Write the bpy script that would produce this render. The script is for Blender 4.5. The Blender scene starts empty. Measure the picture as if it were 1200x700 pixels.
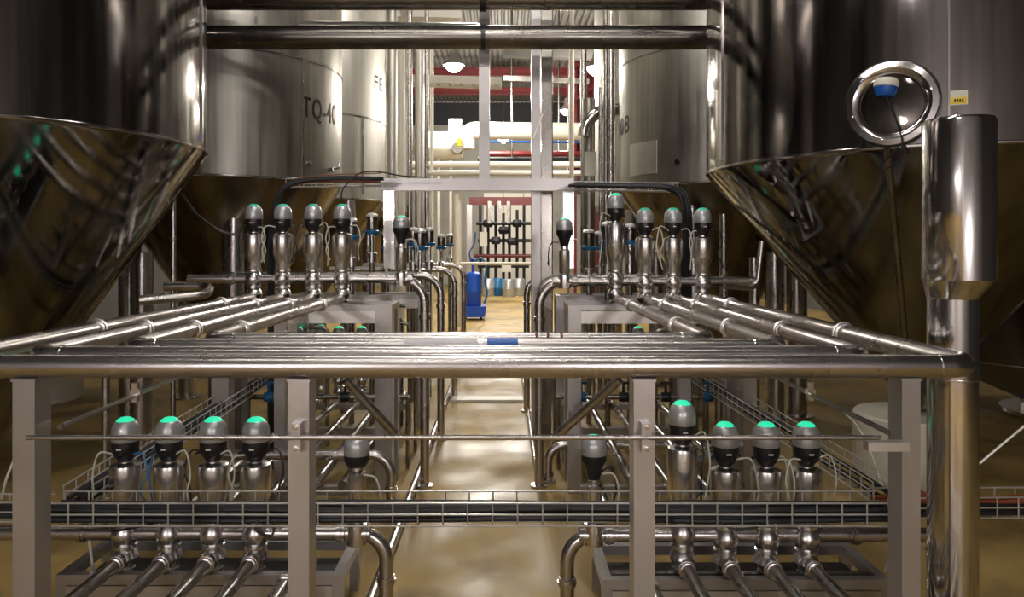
import bpy, math, random
from mathutils import Vector, Matrix
random.seed(7)
PI = math.pi
F, H, VX, VY = 870.0, 1.9, 590.0, 290.0     # focal length in px, eye height, vanishing point
sc = bpy.context.scene
C = sc.collection

# ---------------------------------------------------------------- camera, world, lights, exposure
cd = bpy.data.cameras.new('camera'); cam = bpy.data.objects.new('camera', cd); C.objects.link(cam)
cam.location = (0, 0, H); cam.rotation_euler = (PI/2, 0, 0)
cd.sensor_width = 36; cd.lens = F/1200*36; cd.shift_x = 10/1200; cd.shift_y = -60/1200
cd.clip_start = .05; cd.clip_end = 200
sc.camera = cam
w = bpy.data.worlds.new('world'); sc.world = w; w.use_nodes = True
w.node_tree.nodes['Background'].inputs[0].default_value = (.9, .86, .8, 1)
w.node_tree.nodes['Background'].inputs[1].default_value = .012
sc.view_settings.view_transform = 'Standard'; sc.view_settings.look = 'None'
sc.view_settings.gamma = 1; sc.view_settings.use_curve_mapping = False
sc.view_settings.exposure = 0.0
WARM = (1.0, .93, .82); COOL = (1.0, .93, .92)
# visible high-bay lamps first, then added fill lamps: x, y, z, watts, colour
LAMPS = [(-1.2, 18, 6.31, 800, WARM), (1.9, 15, 5.52, 380, WARM), (2.1, 24.5, 6.41, 900, WARM),
         (-.9, -1.6, 6.2, 30, COOL), (-.3, 3.4, 6.3, 50, COOL), (-.2, 9.6, 6.6, 130, WARM),
         (-2.9, -3.9, 3.0, 230, COOL), (1.9, -3.9, 3.0, 230, COOL), (-6.4, 12.5, 6.2, 40, WARM), (6.6, 12.5, 6.2, 40, WARM),
         (0.0, 29.5, 6.2, 1300, WARM), (-.55, 21.5, 6.6, 1100, WARM)]

# ---------------------------------------------------------------- materials
def mat(name, col=(.5,.5,.5), metal=0.0, rough=.5, streak=None, var=0.0, rvar=0.0, bump=0.0, scale=6.0, emit=None, estr=0, coat=0, alpha_tr=0, dirt=None):
    m = bpy.data.materials.new(name); m.use_nodes = True
    nt = m.node_tree; b = nt.nodes['Principled BSDF']
    b.inputs['Base Color'].default_value = (*col, 1); b.inputs['Metallic'].default_value = metal
    b.inputs['Roughness'].default_value = rough
    if coat: b.inputs['Coat Weight'].default_value = coat
    if alpha_tr: b.inputs['Transmission Weight'].default_value = alpha_tr
    if emit: b.inputs['Emission Color'].default_value = (*emit, 1); b.inputs['Emission Strength'].default_value = estr
    if var or rvar or bump or dirt:
        tc = nt.nodes.new('ShaderNodeTexCoord'); mp = nt.nodes.new('ShaderNodeMapping')
        mp.inputs['Scale'].default_value = streak or (1,1,1)
        nz = nt.nodes.new('ShaderNodeTexNoise'); nz.inputs['Scale'].default_value = scale; nz.inputs['Detail'].default_value = 5
        nt.links.new(tc.outputs['Object'], mp.inputs[0]); nt.links.new(mp.outputs[0], nz.inputs['Vector'])
        def rng(lo, hi, src=None):
            r = nt.nodes.new('ShaderNodeMapRange'); r.inputs['From Min'].default_value = .3; r.inputs['From Max'].default_value = .7
            r.inputs['To Min'].default_value = lo; r.inputs['To Max'].default_value = hi
            nt.links.new((src or nz).outputs['Fac' if (src or nz).bl_idname=='ShaderNodeTexNoise' else 0], r.inputs['Value']); return r
        if var or dirt:
            mx = nt.nodes.new('ShaderNodeMix'); mx.data_type = 'RGBA'
            lo = [max(0, c*(1-var)) for c in col]; hi = [min(1, c*(1+var)) for c in col]
            mx.inputs['A'].default_value = (*lo, 1); mx.inputs['B'].default_value = (*hi, 1)
            nt.links.new(rng(0, 1).outputs[0], mx.inputs['Factor'])
            out = mx.outputs['Result']
            if dirt:
                n2 = nt.nodes.new('ShaderNodeTexNoise'); n2.inputs['Scale'].default_value = 2.2; n2.inputs['Detail'].default_value = 8
                nt.links.new(tc.outputs['Object'], n2.inputs['Vector'])
                r2 = nt.nodes.new('ShaderNodeMapRange'); r2.inputs['From Min'].default_value = .52; r2.inputs['From Max'].default_value = .72
                r2.inputs['To Max'].default_value = .8
                nt.links.new(n2.outputs['Fac'], r2.inputs['Value'])
                m2 = nt.nodes.new('ShaderNodeMix'); m2.data_type = 'RGBA'
                nt.links.new(r2.outputs[0], m2.inputs['Factor']); nt.links.new(out, m2.inputs['A'])
                m2.inputs['B'].default_value = (*dirt, 1); out = m2.outputs['Result']
            nt.links.new(out, b.inputs['Base Color'])
        if rvar: nt.links.new(rng(max(.02, rough-rvar), min(1, rough+rvar)).outputs[0], b.inputs['Roughness'])
        if bump:
            bp = nt.nodes.new('ShaderNodeBump'); bp.inputs['Strength'].default_value = bump; bp.inputs['Distance'].default_value = .02
            nt.links.new(nz.outputs['Fac'], bp.inputs['Height']); nt.links.new(bp.outputs[0], b.inputs['Normal'])
    return m

M = {}
M['pipe'] = mat('brushed_pipe_steel', (.55,.52,.51), 1, .27, (1,1,1), .05, .03, 0, 3)
M['pipe_dark'] = mat('dull_pipe_steel', (.34,.32,.30), 1, .27, (1,1,1), .08, .04, 0, 3)
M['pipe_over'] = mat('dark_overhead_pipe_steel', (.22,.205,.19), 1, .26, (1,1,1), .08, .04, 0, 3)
M['polish'] = mat('polished_steel', (.66,.64,.63), 1, .13, (1,1,1), .04, .03, 0, 3)
M['square'] = mat('square_tube_steel', (.46,.44,.44), .8, .32, (1,1,1), .09, .05, 0, 2.5)
M['valve'] = mat('valve_steel', (.70,.68,.67), 1, .27)
M['tank'] = mat('mirror_tank_steel', (.30,.28,.27), 1, .12, (9,9,.35), .25, .05, .05, 1.3)
M['cone'] = mat('mirror_cone_steel', (.22,.21,.19), 1, .10, (2,2,1), .2, .05, .07, 1.6)  # darker than the shell steel: shade below the tanks put into the colour
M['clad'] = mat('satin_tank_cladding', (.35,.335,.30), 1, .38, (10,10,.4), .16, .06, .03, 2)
M['clad_lit'] = mat('lit_tank_cladding', (.60,.58,.54), 1, .5, (10,10,.4), .08, .06, .03, 2)  # brighter copy of the cladding, with lamp light put into its colour
M['brown'] = mat('shaded_tank_steel', (.20,.17,.13), 1, .22, (4,4,.6), .2, .06, .04, 2)  # darker tank steel, with shade and brown reflections put into its colour
M['head'] = mat('grey_control_head_plastic', (.48,.49,.50), .55, .33)
M['head_pale'] = mat('pale_actuator_cap', (.72,.72,.7), .3, .3)
M['black'] = mat('black_plastic', (.012,.012,.014), 0, .35)
M['cable'] = mat('black_cable_rubber', (.01,.011,.014), 0, .5)
M['orange'] = mat('orange_cable', (.26,.065,.02), 0, .45)
M['green'] = mat('green_status_light', (.02,.5,.3), 0, .3, emit=(.03,.85,.45), estr=.75)
M['green_dim'] = mat('green_status_light_dim', (.02,.35,.25), 0, .3, emit=(.03,.6,.38), estr=.35)
M['hose'] = mat('white_air_hose', (.55,.55,.48), 0, .35)
M['hose_blue'] = mat('blue_air_hose', (.02,.13,.3), 0, .35)
M['blue'] = mat('blue_plastic', (.01,.07,.42), 0, .4)
M['blue_ring'] = mat('blue_valve_ring', (.01,.13,.30), 0, .35)
M['wire'] = mat('galvanised_wire', (.66,.65,.62), .6, .35)
M['white'] = mat('white_paint', (.75,.72,.64), 0, .5)
M['plinth'] = mat('pale_plinth_paint', (.62,.58,.48), 0, .6, None, .08, .1, .0, 3)
M['tray'] = mat('drip_tray_sheet', (.66,.64,.62), 1, .38, (1,1,1), .08, .06, .02, 6)
M['portal'] = mat('bright_portal_steel', (.9,.89,.88), 1, .2)
M['red'] = mat('red_painted_steel', (.12,.008,.010), 0, .45, None, .2, .1, 0, 3)
M['roof'] = mat('grey_roof_sheet', (.12,.115,.105), 0, .6, None, .15, 0, 0, 3)
M['wall'] = mat('dark_hall_wall', (.06,.057,.052), 0, .75, None, .25, .1, 0, 1.5)
M['wall_far'] = mat('far_hall_wall', (.30,.29,.26), 0, .7, None, .2, .1, 0, 1.0)
M['wall_pale'] = mat('pale_near_wall', (.52,.50,.51), 0, .7, None, .06, .1, 0, 1.0)
M['navy'] = mat('dark_band', (.012,.014,.02), 0, .7)
M['floor'] = mat('wet_tan_floor', (.37,.255,.09), 0, .55, None, .25, .22, .04, 1.4, dirt=(.17,.11,.045))
for k_ in ('tank', 'polish'):                      # brushed around the axis: highlights stretch along it
    nt = M[k_].node_tree; b_ = nt.nodes['Principled BSDF']; b_.inputs['Anisotropic'].default_value = .6; b_.inputs['Anisotropic Rotation'].default_value = .0
    tg = nt.nodes.new('ShaderNodeTangent'); tg.direction_type = 'RADIAL'; tg.axis = 'Z'; nt.links.new(tg.outputs[0], b_.inputs['Tangent'])
M['floor'].node_tree.nodes['Principled BSDF'].inputs['Specular IOR Level'].default_value = .3
M['lamp'] = mat('lamp_lens', (1,1,1), 0, .3, emit=(1,.95,.86), estr=40)
M['lampbody'] = mat('lamp_housing', (.35,.35,.34), .8, .4)
M['tapew'] = mat('white_tape', (.62,.6,.62), 0, .35)
M['tapeb'] = mat('blue_tape', (.01,.10,.42), 0, .35)
M['ink'] = mat('black_lettering', (.01,.01,.01), 0, .5)
M['yellow'] = mat('yellow_sticker', (.85,.62,.02), 0, .4)
M['glass'] = mat('manway_glass', (.10,.09,.08), .9, .06, None, .4, 0, .03, 5)
M['grating'] = mat('dark_tray_inside', (.03,.028,.026), .5, .45)

# ---------------------------------------------------------------- mesh helpers
ORDN = ['first', 'second', 'third', 'fourth', 'fifth', 'sixth', 'seventh', 'eighth', 'ninth', 'tenth', 'eleventh', 'twelfth', 'thirteenth']
class MB:
    def __init__(s): s.v = []; s.f = []
    def box(s, x0, x1, y0, y1, z0, z1):
        n = len(s.v)
        s.v += [(x,y,z) for z in (z0,z1) for y in (y0,y1) for x in (x0,x1)]
        s.f += [tuple(n+i for i in q) for q in ((0,2,3,1),(4,5,7,6),(0,1,5,4),(2,6,7,3),(0,4,6,2),(1,3,7,5))]
        return s
    def obox(s, a, b, w_, h_):          # box bar between two points
        a = Vector(a); b = Vector(b); d = (b-a).normalized()
        up = Vector((0,0,1)) if abs(d.z) < .95 else Vector((0,1,0))
        r = d.cross(up).normalized(); u = r.cross(d)
        n = len(s.v)
        for p in (a, b):
            for i, j in ((-1,-1),(1,-1),(1,1),(-1,1)): s.v.append(tuple(p + r*i*w_/2 + u*j*h_/2))
        s.f += [tuple(n+i for i in q) for q in ((0,1,2,3),(7,6,5,4),(0,4,5,1),(1,5,6,2),(2,6,7,3),(3,7,4,0))]
        return s
    def tube(s, pts, r, seg=14, caps=True):
        pts = [Vector(p) for p in pts]; n0 = len(s.v)
        rs = r if isinstance(r, (list, tuple)) else [r]*len(pts)
        t = (pts[1]-pts[0]).normalized()
        u = t.cross(Vector((0,0,1)) if abs(t.z) < .9 else Vector((1,0,0))).normalized()
        for i, p in enumerate(pts):
            if i == 0: tt = t
            elif i == len(pts)-1: tt = (pts[i]-pts[i-1]).normalized()
            else: tt = ((pts[i+1]-p).normalized() + (p-pts[i-1]).normalized()).normalized()
            u = (u - tt*u.dot(tt)).normalized(); v = tt.cross(u)
            for k in range(seg):
                a = 2*PI*k/seg; s.v.append(tuple(p + (u*math.cos(a) + v*math.sin(a))*rs[i]))
        for i in range(len(pts)-1):
            for k in range(seg):
                a = n0+i*seg+k; b = n0+i*seg+(k+1)%seg
                s.f.append((a, b, b+seg, a+seg))
        if caps:
            s.f.append(tuple(n0+k for k in range(seg))[::-1]); s.f.append(tuple(n0+(len(pts)-1)*seg+k for k in range(seg)))
        return s
    def lathe(s, prof, o=(0,0,0), axis=(0,0,1), seg=24, a0=0, a1=2*PI):   # prof: (radius, height)
        ax = Vector(axis).normalized(); o = Vector(o)
        u = ax.cross(Vector((0,1,0)) if abs(ax.y) < .9 else Vector((0,0,1))).normalized(); v = ax.cross(u)
        full = abs(a1-a0-2*PI) < 1e-6; n0 = len(s.v); K = seg if full else seg+1
        for (r, h) in prof:
            for k in range(K):
                a = a0+(a1-a0)*k/seg; s.v.append(tuple(o + ax*h + (u*math.cos(a)+v*math.sin(a))*max(r, 1e-5)))
        for i in range(len(prof)-1):
            for k in range(seg):
                a = n0+i*K+k; b = n0+i*K+(k+1)%K
                s.f.append((a, b, b+K, a+K))
        return s
    def build(s, name, m, parent=None, sharp=40):
        me = bpy.data.meshes.new(name)
        if parent is not None: off = Vector(parent_loc(parent))
        else:
            xs = [v[0] for v in s.v]; ys = [v[1] for v in s.v]
            off = Vector(((min(xs)+max(xs))/2, (min(ys)+max(ys))/2, min(v[2] for v in s.v)))
        me.from_pydata([tuple(Vector(v)-off) for v in s.v], [], s.f)
        me.polygons.foreach_set('use_smooth', [True]*len(me.polygons)); me.set_sharp_from_angle(angle=math.radians(sharp))
        me.materials.append(M[m]); me.update()
        o = bpy.data.objects.new(name, me); C.objects.link(o)
        if parent is not None: o.parent = parent
        else: o.location = off
        return o
def parent_loc(p):
    v = Vector((0,0,0))
    while p: v += Vector(p.location); p = p.parent
    return v
def thing(name, label, cat, loc=(0,0,0), group=None):
    o = bpy.data.objects.new(name, None); C.objects.link(o); o.location = loc; o.empty_display_size = .1
    return tag(o, label, cat, group)
def tag(o, label, cat, group=None, kind=None):
    o['label'] = label; o['category'] = cat
    if group: o['group'] = group
    if kind: o['kind'] = kind
    return o
def struct(o): o['kind'] = 'structure'; return o
def dup(root, loc, label=None, group=None, parent=None):
    r = root.copy(); C.objects.link(r); r.location = loc
    if parent: r.parent = parent
    if label: r['label'] = label
    if group: r['group'] = group
    def rec(src, dst):
        for ch in list(src.children):
            c = ch.copy(); C.objects.link(c); c.parent = dst; rec(ch, c)
    rec(root, r); return r
def P(px, py, Y): return ((px-VX)*Y/F, Y, H-(py-VY)*Y/F)
def fillet(pts, R, n=7):
    pts = [Vector(p) for p in pts]; out = [pts[0]]
    for i in range(1, len(pts)-1):
        a = (pts[i-1]-pts[i]); b = (pts[i+1]-pts[i]); r = min(R, a.length*.49, b.length*.49)
        a.normalize(); b.normalize(); ang = a.angle(b); 
        p0 = pts[i]+a*r; p1 = pts[i]+b*r
        if abs(ang-PI) < .02: out.append(pts[i]); continue
        rad = r*math.tan(ang/2); c = pts[i]+(a+b).normalized()*(rad/math.sin(ang/2)); 
        v0 = p0-c; v1 = p1-c; th = v0.angle(v1)
        for k in range(n+1):
            t = k/n; out.append(c + (v0*math.sin((1-t)*th)+v1*math.sin(t*th))/math.sin(th))
    out.append(pts[-1]); return out
def spline(pts, n=7):
    P_ = [Vector(p) for p in pts]; P_ = [P_[0]*2-P_[1]] + P_ + [P_[-1]*2-P_[-2]]; out = []
    for i in range(1, len(P_)-2):
        for k in range(n):
            t = k/n; a, b, c, d = P_[i-1:i+3]
            out.append(.5*((2*b)+(c-a)*t+(2*a-5*b+4*c-d)*t*t+(3*b-a-3*c+d)*t**3))
    out.append(P_[-2]); return out
def clamp(parent, p, axis, r, name='clamp', m='pipe', L=.05):   # hygienic clamp ring on a pipe
    b = MB().lathe([(r*.98,-L/2),(r*1.22,-L/2+.003),(r*1.22,-L*.14),(r*1.36,-L*.12),(r*1.36,L*.12),(r*1.22,L*.14),(r*1.22,L/2-.003),(r*.98,L/2)], p, axis, 18)
    return b.build(name, m, parent)
def pipe_thing(name, pts, r, m, label, clamps=(), R=.1, cat='pipe', seg=18, group=None):
    b = MB().tube(fillet(pts, R), r, seg)
    if not clamps: return tag(b.build(name, m), label, cat, group)
    t = thing(name, label, cat, (pts[0][0], pts[0][1], min(p[2] for p in pts)), group)
    b.build('pipe_run', m, t)
    for (p, ax) in clamps: clamp(t, p, ax, r, m=m)
    return t

# ================================================================ STRUCTURE
def added_strip_lamp(label, x, y, z, L, e):  # out-of-view strip lights added for broad highlights on the pipes
    t = thing('added_strip_lamp', label, 'lamp', (x, y, z), 'added strip lamps over the front pipes')
    MB().box(x-L/2, x+L/2, y-.11, y+.11, z, z+.07).build('housing', 'lampbody', t)
    MB().tube([(x-L/2+.05,y,z-.03),(x+L/2-.05,y,z-.03)], .03, 10).build('tube', 'lamp', t)
    for q in (-.4, .4): MB().tube([(x+q*L,y,z+.07),(x+q*L,y,9.13)], .01, 6).build('suspension_rod', 'pipe_dark', t)
    ld = bpy.data.lights.new('lamp_light', 'AREA'); ld.energy = e; ld.color = COOL; ld.shape = 'RECTANGLE'; ld.size = L; ld.size_y = .2
    lo = bpy.data.objects.new('lamp_light', ld); C.objects.link(lo); lo.parent = t; lo.location = (0,0,-.08)
added_strip_lamp('added long strip lamp high over the front of the pipe rack', -.3, .9, 6.0, 5.0, 8)
added_strip_lamp('added long strip lamp high above the raised valves', -.3, 4.6, 6.6, 4.0, 14)
XL, XR, YF, YB, ZC = -9.5, 9.5, -5.0, 37.0, 9.2
struct(MB().box(XL, XR, YF, YB, -.1, 0).build('floor', 'floor'))
cb = MB(); N = 90
for i in range(N):                                  # corrugated roof sheet, ridges along the hall
    x0 = XL+(XR-XL)*i/N; dx = (XR-XL)/N
    n = len(cb.v)
    for (x, z) in ((x0, ZC), (x0+dx*.25, ZC-.06), (x0+dx*.6, ZC-.06), (x0+dx*.85, ZC), (x0+dx, ZC)):
        cb.v += [(x, YF, z), (x, YB, z)]
    for k in range(4): cb.f.append((n+2*k, n+2*k+2, n+2*k+3, n+2*k+1))
struct(cb.build('ceiling', 'roof', sharp=10))
struct(MB().box(XL-.1, XL, YF, YB, 0, ZC).build('wall_left', 'wall'))
struct(MB().box(XR, XR+.1, YF, YB, 0, ZC).build('wall_right', 'wall'))
struct(MB().box(XL, XR, YF-.1, YF, 0, ZC).build('wall_front', 'wall_pale'))
wb = struct(MB().box(XL, XR, YB, YB+.1, 0, ZC).build('wall_back', 'wall_far'))
for i in range(8):                                   # wall panels of the far wall, each a sheet of its own
    x = -4+i*1.0
    MB().box(x+.02, x+.98, YB-.05, YB, .05, 4.6).build('wall_panel', 'white' if i in (3,4,5) else 'wall_far', wb)
MB().box(-5, 5, YB-.06, YB, 8.0, 9.1).build('dark_band', 'navy', wb)  # near-black sheet across the top of the far wall
n = 0
for y in (2, 8, 14, 20, 28.5, 32):               # red I-beams below the roof
    n += 1; b = MB(); z = 8.75
    b.box(XL, XR, y-.1, y+.1, z, z+.03).box(XL, XR, y-.1, y+.1, z-.26, z-.23).box(XL, XR, y-.015, y+.015, z-.24, z+.01)
    struct(b.build('trim_%d' % n, 'red'))
# red ribbed steel column with sheeting at the right of the aisle
t = thing('steel_column', 'wide red ribbed steel column rising behind the lamp, right of the aisle', 'column', (2.35, 22.5, 0))
MB().box(1.95, 2.2, 22.3, 22.7, 0, 8.5).build('flange', 'red', t); MB().box(2.75, 3.0, 22.3, 22.7, 0, 8.5).build('flange', 'red', t)
b = MB()
for k in range(8): b.box(2.2+k*.07, 2.235+k*.07, 22.4, 22.6, 3.5, 8.5)
b.box(2.2, 2.76, 22.48, 22.62, 3.5, 8.5).build('ribbed_web', 'red', t)
b = MB()
for k in range(4): b.obox((1.97, 22.25, 4.2+k), (2.98, 22.25, 4.9+k), .06, .06)
b.build('lattice', 'red', t)

# ---- lamps
def lamp(i, x, y, z, e, col):
    lb = {0:'bright round lamp hanging left of the aisle above the pale cable ladder', 1:'bright round lamp hanging in front of the red column',
          2:'smaller far lamp low beside the thin white pipe'}.get(i, None)
    names = ['over the viewer near the front', 'right of the front pipe loops, high up', 'above the aisle between the lettered tanks', 'behind the viewer on the left, low',
             'behind the viewer on the right, low', 'left side bay behind the tanks', 'right side bay behind the tanks', 'deep in the hall before the far wall', 'high above the aisle beyond the tanks']
    t = thing('high_bay_lamp', lb or ('added round fill lamp ' + names[i-3]), 'lamp', (x, y, z), 'high bay lamps under the roof')
    MB().lathe([(.02,.42),(.09,.4),(.11,.2),(.24,.06),(.26,.0),(.25,0),(.23,.04),(.10,.17),(.0,.18)], (x,y,z), seg=20).build('housing', 'lampbody', t)
    MB().lathe([(0,-.16),(.10,-.14),(.18,-.07),(.22,.02),(.15,.05),(0,.05)], (x,y,z), seg=20).build('lens', 'lamp', t)
    MB().tube([(x,y,z+.4),(x,y,ZC-.05)], .012, 6).build('suspension_rod', 'pipe_dark', t)
    ld = bpy.data.lights.new('lamp_light', 'POINT'); ld.energy = e; ld.color = col; ld.shadow_soft_size = .22
    lo = bpy.data.objects.new('lamp_light', ld); C.objects.link(lo); lo.parent = t; lo.location = (0,0,-.3)
for i, L in enumerate(LAMPS): lamp(i, *L)

# ================================================================ TANKS
def hit(cx, cy, R, px):            # nearest point of a cylinder on the sight line of column px
    k = (px-VX)/F; A = k*k+1; B = -2*(k*cx+cy); D = cx*cx+cy*cy-R*R
    disc = B*B-4*A*D
    s = (-B-math.sqrt(max(disc, 0)))/(2*A); return k*s, s
def tank(label, cx, cy, R, zr, za, shell_m, cone_m, ztop=8.3, seg=96, name='fermentation_tank', ro=.09, rings=(), plinth=None, legs=(), group=None):
    t = thing(name, label, 'tank', (cx, cy, 0), group)
    MB().lathe([(R, zr), (R, ztop)], (cx,cy,0), seg=seg).build('shell', shell_m, t)
    MB().lathe([(R, ztop), (R*.7, ztop+.25), (.05, ztop+.4)], (cx,cy,0), seg=seg).build('roof_dome', shell_m, t)
    MB().lathe([(R, zr), (R-.015, zr-.03), (ro, za)], (cx,cy,0), seg=seg).build('cone', cone_m, t)
    MB().lathe([(R, zr-.012), (R+.008, zr-.006), (R+.008, zr+.006), (R, zr+.012)], (cx,cy,0), seg=seg).build('rim_weld', 'polish', t)
    MB().lathe([(ro, za+.02), (ro, za-.1), (ro*1.4, za-.1), (ro*1.4, za-.14), (ro, za-.14), (ro, .0)], (cx,cy,0), seg=20).build('outlet', 'polish', t)
    for z in rings:
        MB().lathe([(R, z-.012), (R+.008, z-.012), (R+.008, z+.012), (R, z+.012)], (cx,cy,0), seg=seg).build('cladding_seam', 'pipe_dark', t)
    for (lx, ly, lr) in legs:
        b = MB().lathe([(lr*1.6, 0), (lr*1.6, .02), (lr, .03), (lr, zr-.02), (0, zr-.02)], (lx,ly,0), seg=20); 
        b.build('leg', 'pipe', t)
    if plinth:
        MB().lathe([(plinth[0], 0), (plinth[0], plinth[1]-.02), (plinth[0]-.02, plinth[1]), (.02, plinth[1])], (cx,cy,0), seg=40).build('plinth', 'plinth', t)
    return t
def wrap_text(t, txt, cx, cy, R, px, py, size, xs=1.0):
    cu = bpy.data.curves.new('lettering', 'FONT'); cu.body = txt; cu.size = size; cu.extrude = .001; cu.space_character = 1.16; cu.offset = size*.008
    o = bpy.data.objects.new('lettering_tmp', cu); C.objects.link(o)
    dg = bpy.context.evaluated_depsgraph_get(); me = bpy.data.meshes.new_from_object(o.evaluated_get(dg)); bpy.data.objects.remove(o)
    x, y = hit(cx, cy, R, px); a0 = math.atan2(y-cy, x-cx); z0 = H-(py-VY)*y/F
    for v in me.vertices:
        a = a0 + v.co.x*xs/R; rr = R+.002+v.co.z
        v.co = (rr*math.cos(a), rr*math.sin(a), z0+v.co.y)
    me.materials.clear(); me.materials.append(M['ink'])
    q = bpy.data.objects.new('lettering', me); C.objects.link(q); q.parent = t; return q
def seam_v(t, cx, cy, R, px, z0, z1, wd=.02, th=.006, m='pipe_dark', name='vertical_seam'):
    x, y = hit(cx, cy, R, px); a = math.atan2(y-cy, x-cx); b = MB(); da = wd/R/2
    pr = [((R-.002)*math.cos(a+s*da)+cx, (R-.002)*math.sin(a+s*da)+cy) for s in (-1,1)]; qr = [((R+th)*math.cos(a+s*da)+cx, (R+th)*math.sin(a+s*da)+cy) for s in (-1,1)]
    b.v = [(p[0],p[1],z) for z in (z0,z1) for p in (pr[0],pr[1],qr[1],qr[0])]
    b.f = [(0,1,2,3),(7,6,5,4),(0,4,5,1),(1,5,6,2),(2,6,7,3),(3,7,4,0)]
    return b.build(name, m, t)
def patch(t, cx, cy, R, px0, px1, py0, py1, m, name, th=.006, n=6):  # sheet lying on a shell
    (xa, ya), (xb, yb) = hit(cx,cy,R,px0), hit(cx,cy,R,px1)
    a0 = math.atan2(ya-cy, xa-cx); a1 = math.atan2(yb-cy, xb-cx)
    if a1-a0 > PI: a1 -= 2*PI
    if a0-a1 > PI: a0 -= 2*PI
    ym = (ya+yb)/2; z1 = H-(py0-VY)*ym/F; z0 = H-(py1-VY)*ym/F; b = MB()
    for k in range(n+1):
        a = a0+(a1-a0)*k/n
        for (rr, z) in ((R-.002, z0), (R+th, z0), (R+th, z1), (R-.002, z1)): b.v.append((cx+rr*math.cos(a), cy+rr*math.sin(a), z))
    for k in range(n):
        for j in range(4): b.f.append((4*k+j, 4*k+(j+1)%4, 4*k+4+(j+1)%4, 4*k+4+j))
    b.f += [(0,1,2,3)[::-1], (4*n,4*n+1,4*n+2,4*n+3)]
    return b.build(name, m, t)

# nearest tanks
LT = (-3.69, 5.2, 1.5)
tl = tank('large mirror-polished tank with cone bottom, nearest at the left', *LT, 2.62, .45, 'tank', 'cone', seg=128)
seam_v(tl, *LT, 236, 2.66, 8.2, .03, .012, 'polish')
MB().tube([(LT[0]+.97*LT[2]*math.cos(-1.05), LT[1]+.97*LT[2]*math.sin(-1.05), 2.56), (LT[0]+.12*math.cos(-1.05), LT[1]+.12*math.sin(-1.05), .53)], .006, 8).build('cone_weld', 'polish', tl)
RT = (3.41, 6.2, 1.655)
tr = tank('large mirror-polished tank with round manway and cone bottom, nearest at the right', *RT, 2.55, .65, 'tank', 'cone', plinth=(.45, .52), seg=128)
seam_v(tr, *RT, 846, 2.6, 8.2, .03, .012, 'polish'); seam_v(tr, *RT, 1112, 2.6, 8.2, .012, .006, 'polish')
# cone: sight tube running down the cone from the manway
ax_, ay_ = hit(*RT, 1040); an = math.atan2(ay_-RT[1], ax_-RT[0])
g0 = Vector((RT[0]+RT[2]*1.015*math.cos(an), RT[1]+RT[2]*1.015*math.sin(an), 2.54)); g1 = Vector((RT[0]+.14*math.cos(an), RT[1]+.14*math.sin(an), .74))
MB().tube([g0, g0.lerp(g1, .5)+Vector((math.cos(an)*.02, math.sin(an)*.02, 0)), g1], .022, 10).build('sight_tube', 'pipe_dark', tr)
# manway
mx, my = hit(*RT, 1045); ma = math.atan2(my-RT[1], mx-RT[0]); mn = Vector((math.cos(ma), math.sin(ma), 0)); mz = H+(VY-122)*my/F
mo = Vector((mx, my, mz)); mt = Vector((-mn.y, mn.x, 0))
mw = MB().lathe([(.27,-.06),(.272,.035),(.266,.045),(.232,.050),(.228,.044),(.200,.036),(.192,.028),(.188,-.05)], mo, mn, 56).build('manway_ring', 'polish', tr)
MB().lathe([(.19,.0),(.15,.006),(.0,.01)], mo+mn*.0, mn, 40).build('manway_glass', 'glass', mw)
MB().lathe([(.27,-.02),(.283,-.018),(.283,.018),(.27,.022)], mo, mn, 56).build('gasket', 'black', mw)
for k in range(6):
    a = k*PI/3+.3; c = mo+(mt*math.cos(a)+Vector((0,0,1))*math.sin(a))*.235+mn*.055
    MB().lathe([(.009,0),(.009,.01),(0,.011)], c, mn, 6).build('bolt', 'polish', mw)
s = mo + Vector((0,0,.095)) - mt*.03 + mn*.03
if (mt.x < 0): mt = -mt
s = mo + Vector((0,0,.085)) - mt*.035 + mn*.012
sg = thing('level_sensor', 'white and blue sensor mounted in the round manway of the right tank', 'sensor', s)
MB().lathe([(0,.085),(.06,.08),(.075,.06),(.075,.03),(.07,.025)], s, (0.1,0,1), 20).build('cap', 'white', sg)
MB().lathe([(.07,.03),(.068,.0),(.05,-.035),(.0,-.04)], s, (.1,0,1), 20).build('collar', 'tapeb', sg)
cp = [s+Vector((0,0,-.02))+mn*.02, mo+mn*.07+Vector((0,0,-.03)), mo+mn*.10+mt*.045+Vector((0,0,-.16)), mo+mn*.11+mt*.07+Vector((0,0,-.27)), mo+mn*.08+mt*.05+Vector((0,0,-.37)),
      mo+mn*.03-mt*.03+Vector((0,0,-.42)), mo+mn*.03-mt*.045+Vector((0,0,-.38)), mo+mn*.08+mt*.02+Vector((0,0,-.32)), mo+mn*.09+mt*.07+Vector((0,0,-.27)), mo+mn*.05+mt*.10+Vector((0,0,-.33))]
MB().tube(spline(cp), .0055, 8).build('cable', 'cable', sg)
st = patch(tr, *RT, 1112, 1134, 106, 123, 'white', 'sticker', .002); patch(st, *RT, 1113, 1133, 114, 122, 'yellow', 'yellow_band', .004).location = (0,0,0)
for c in st.children:
    c.parent = tr; c.name = 'sticker_band'
for k in range(4): patch(tr, *RT, 1118+k*3, 1120+k*3, 116, 120, 'ink', 'sticker_print', .0055, 1)

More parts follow.
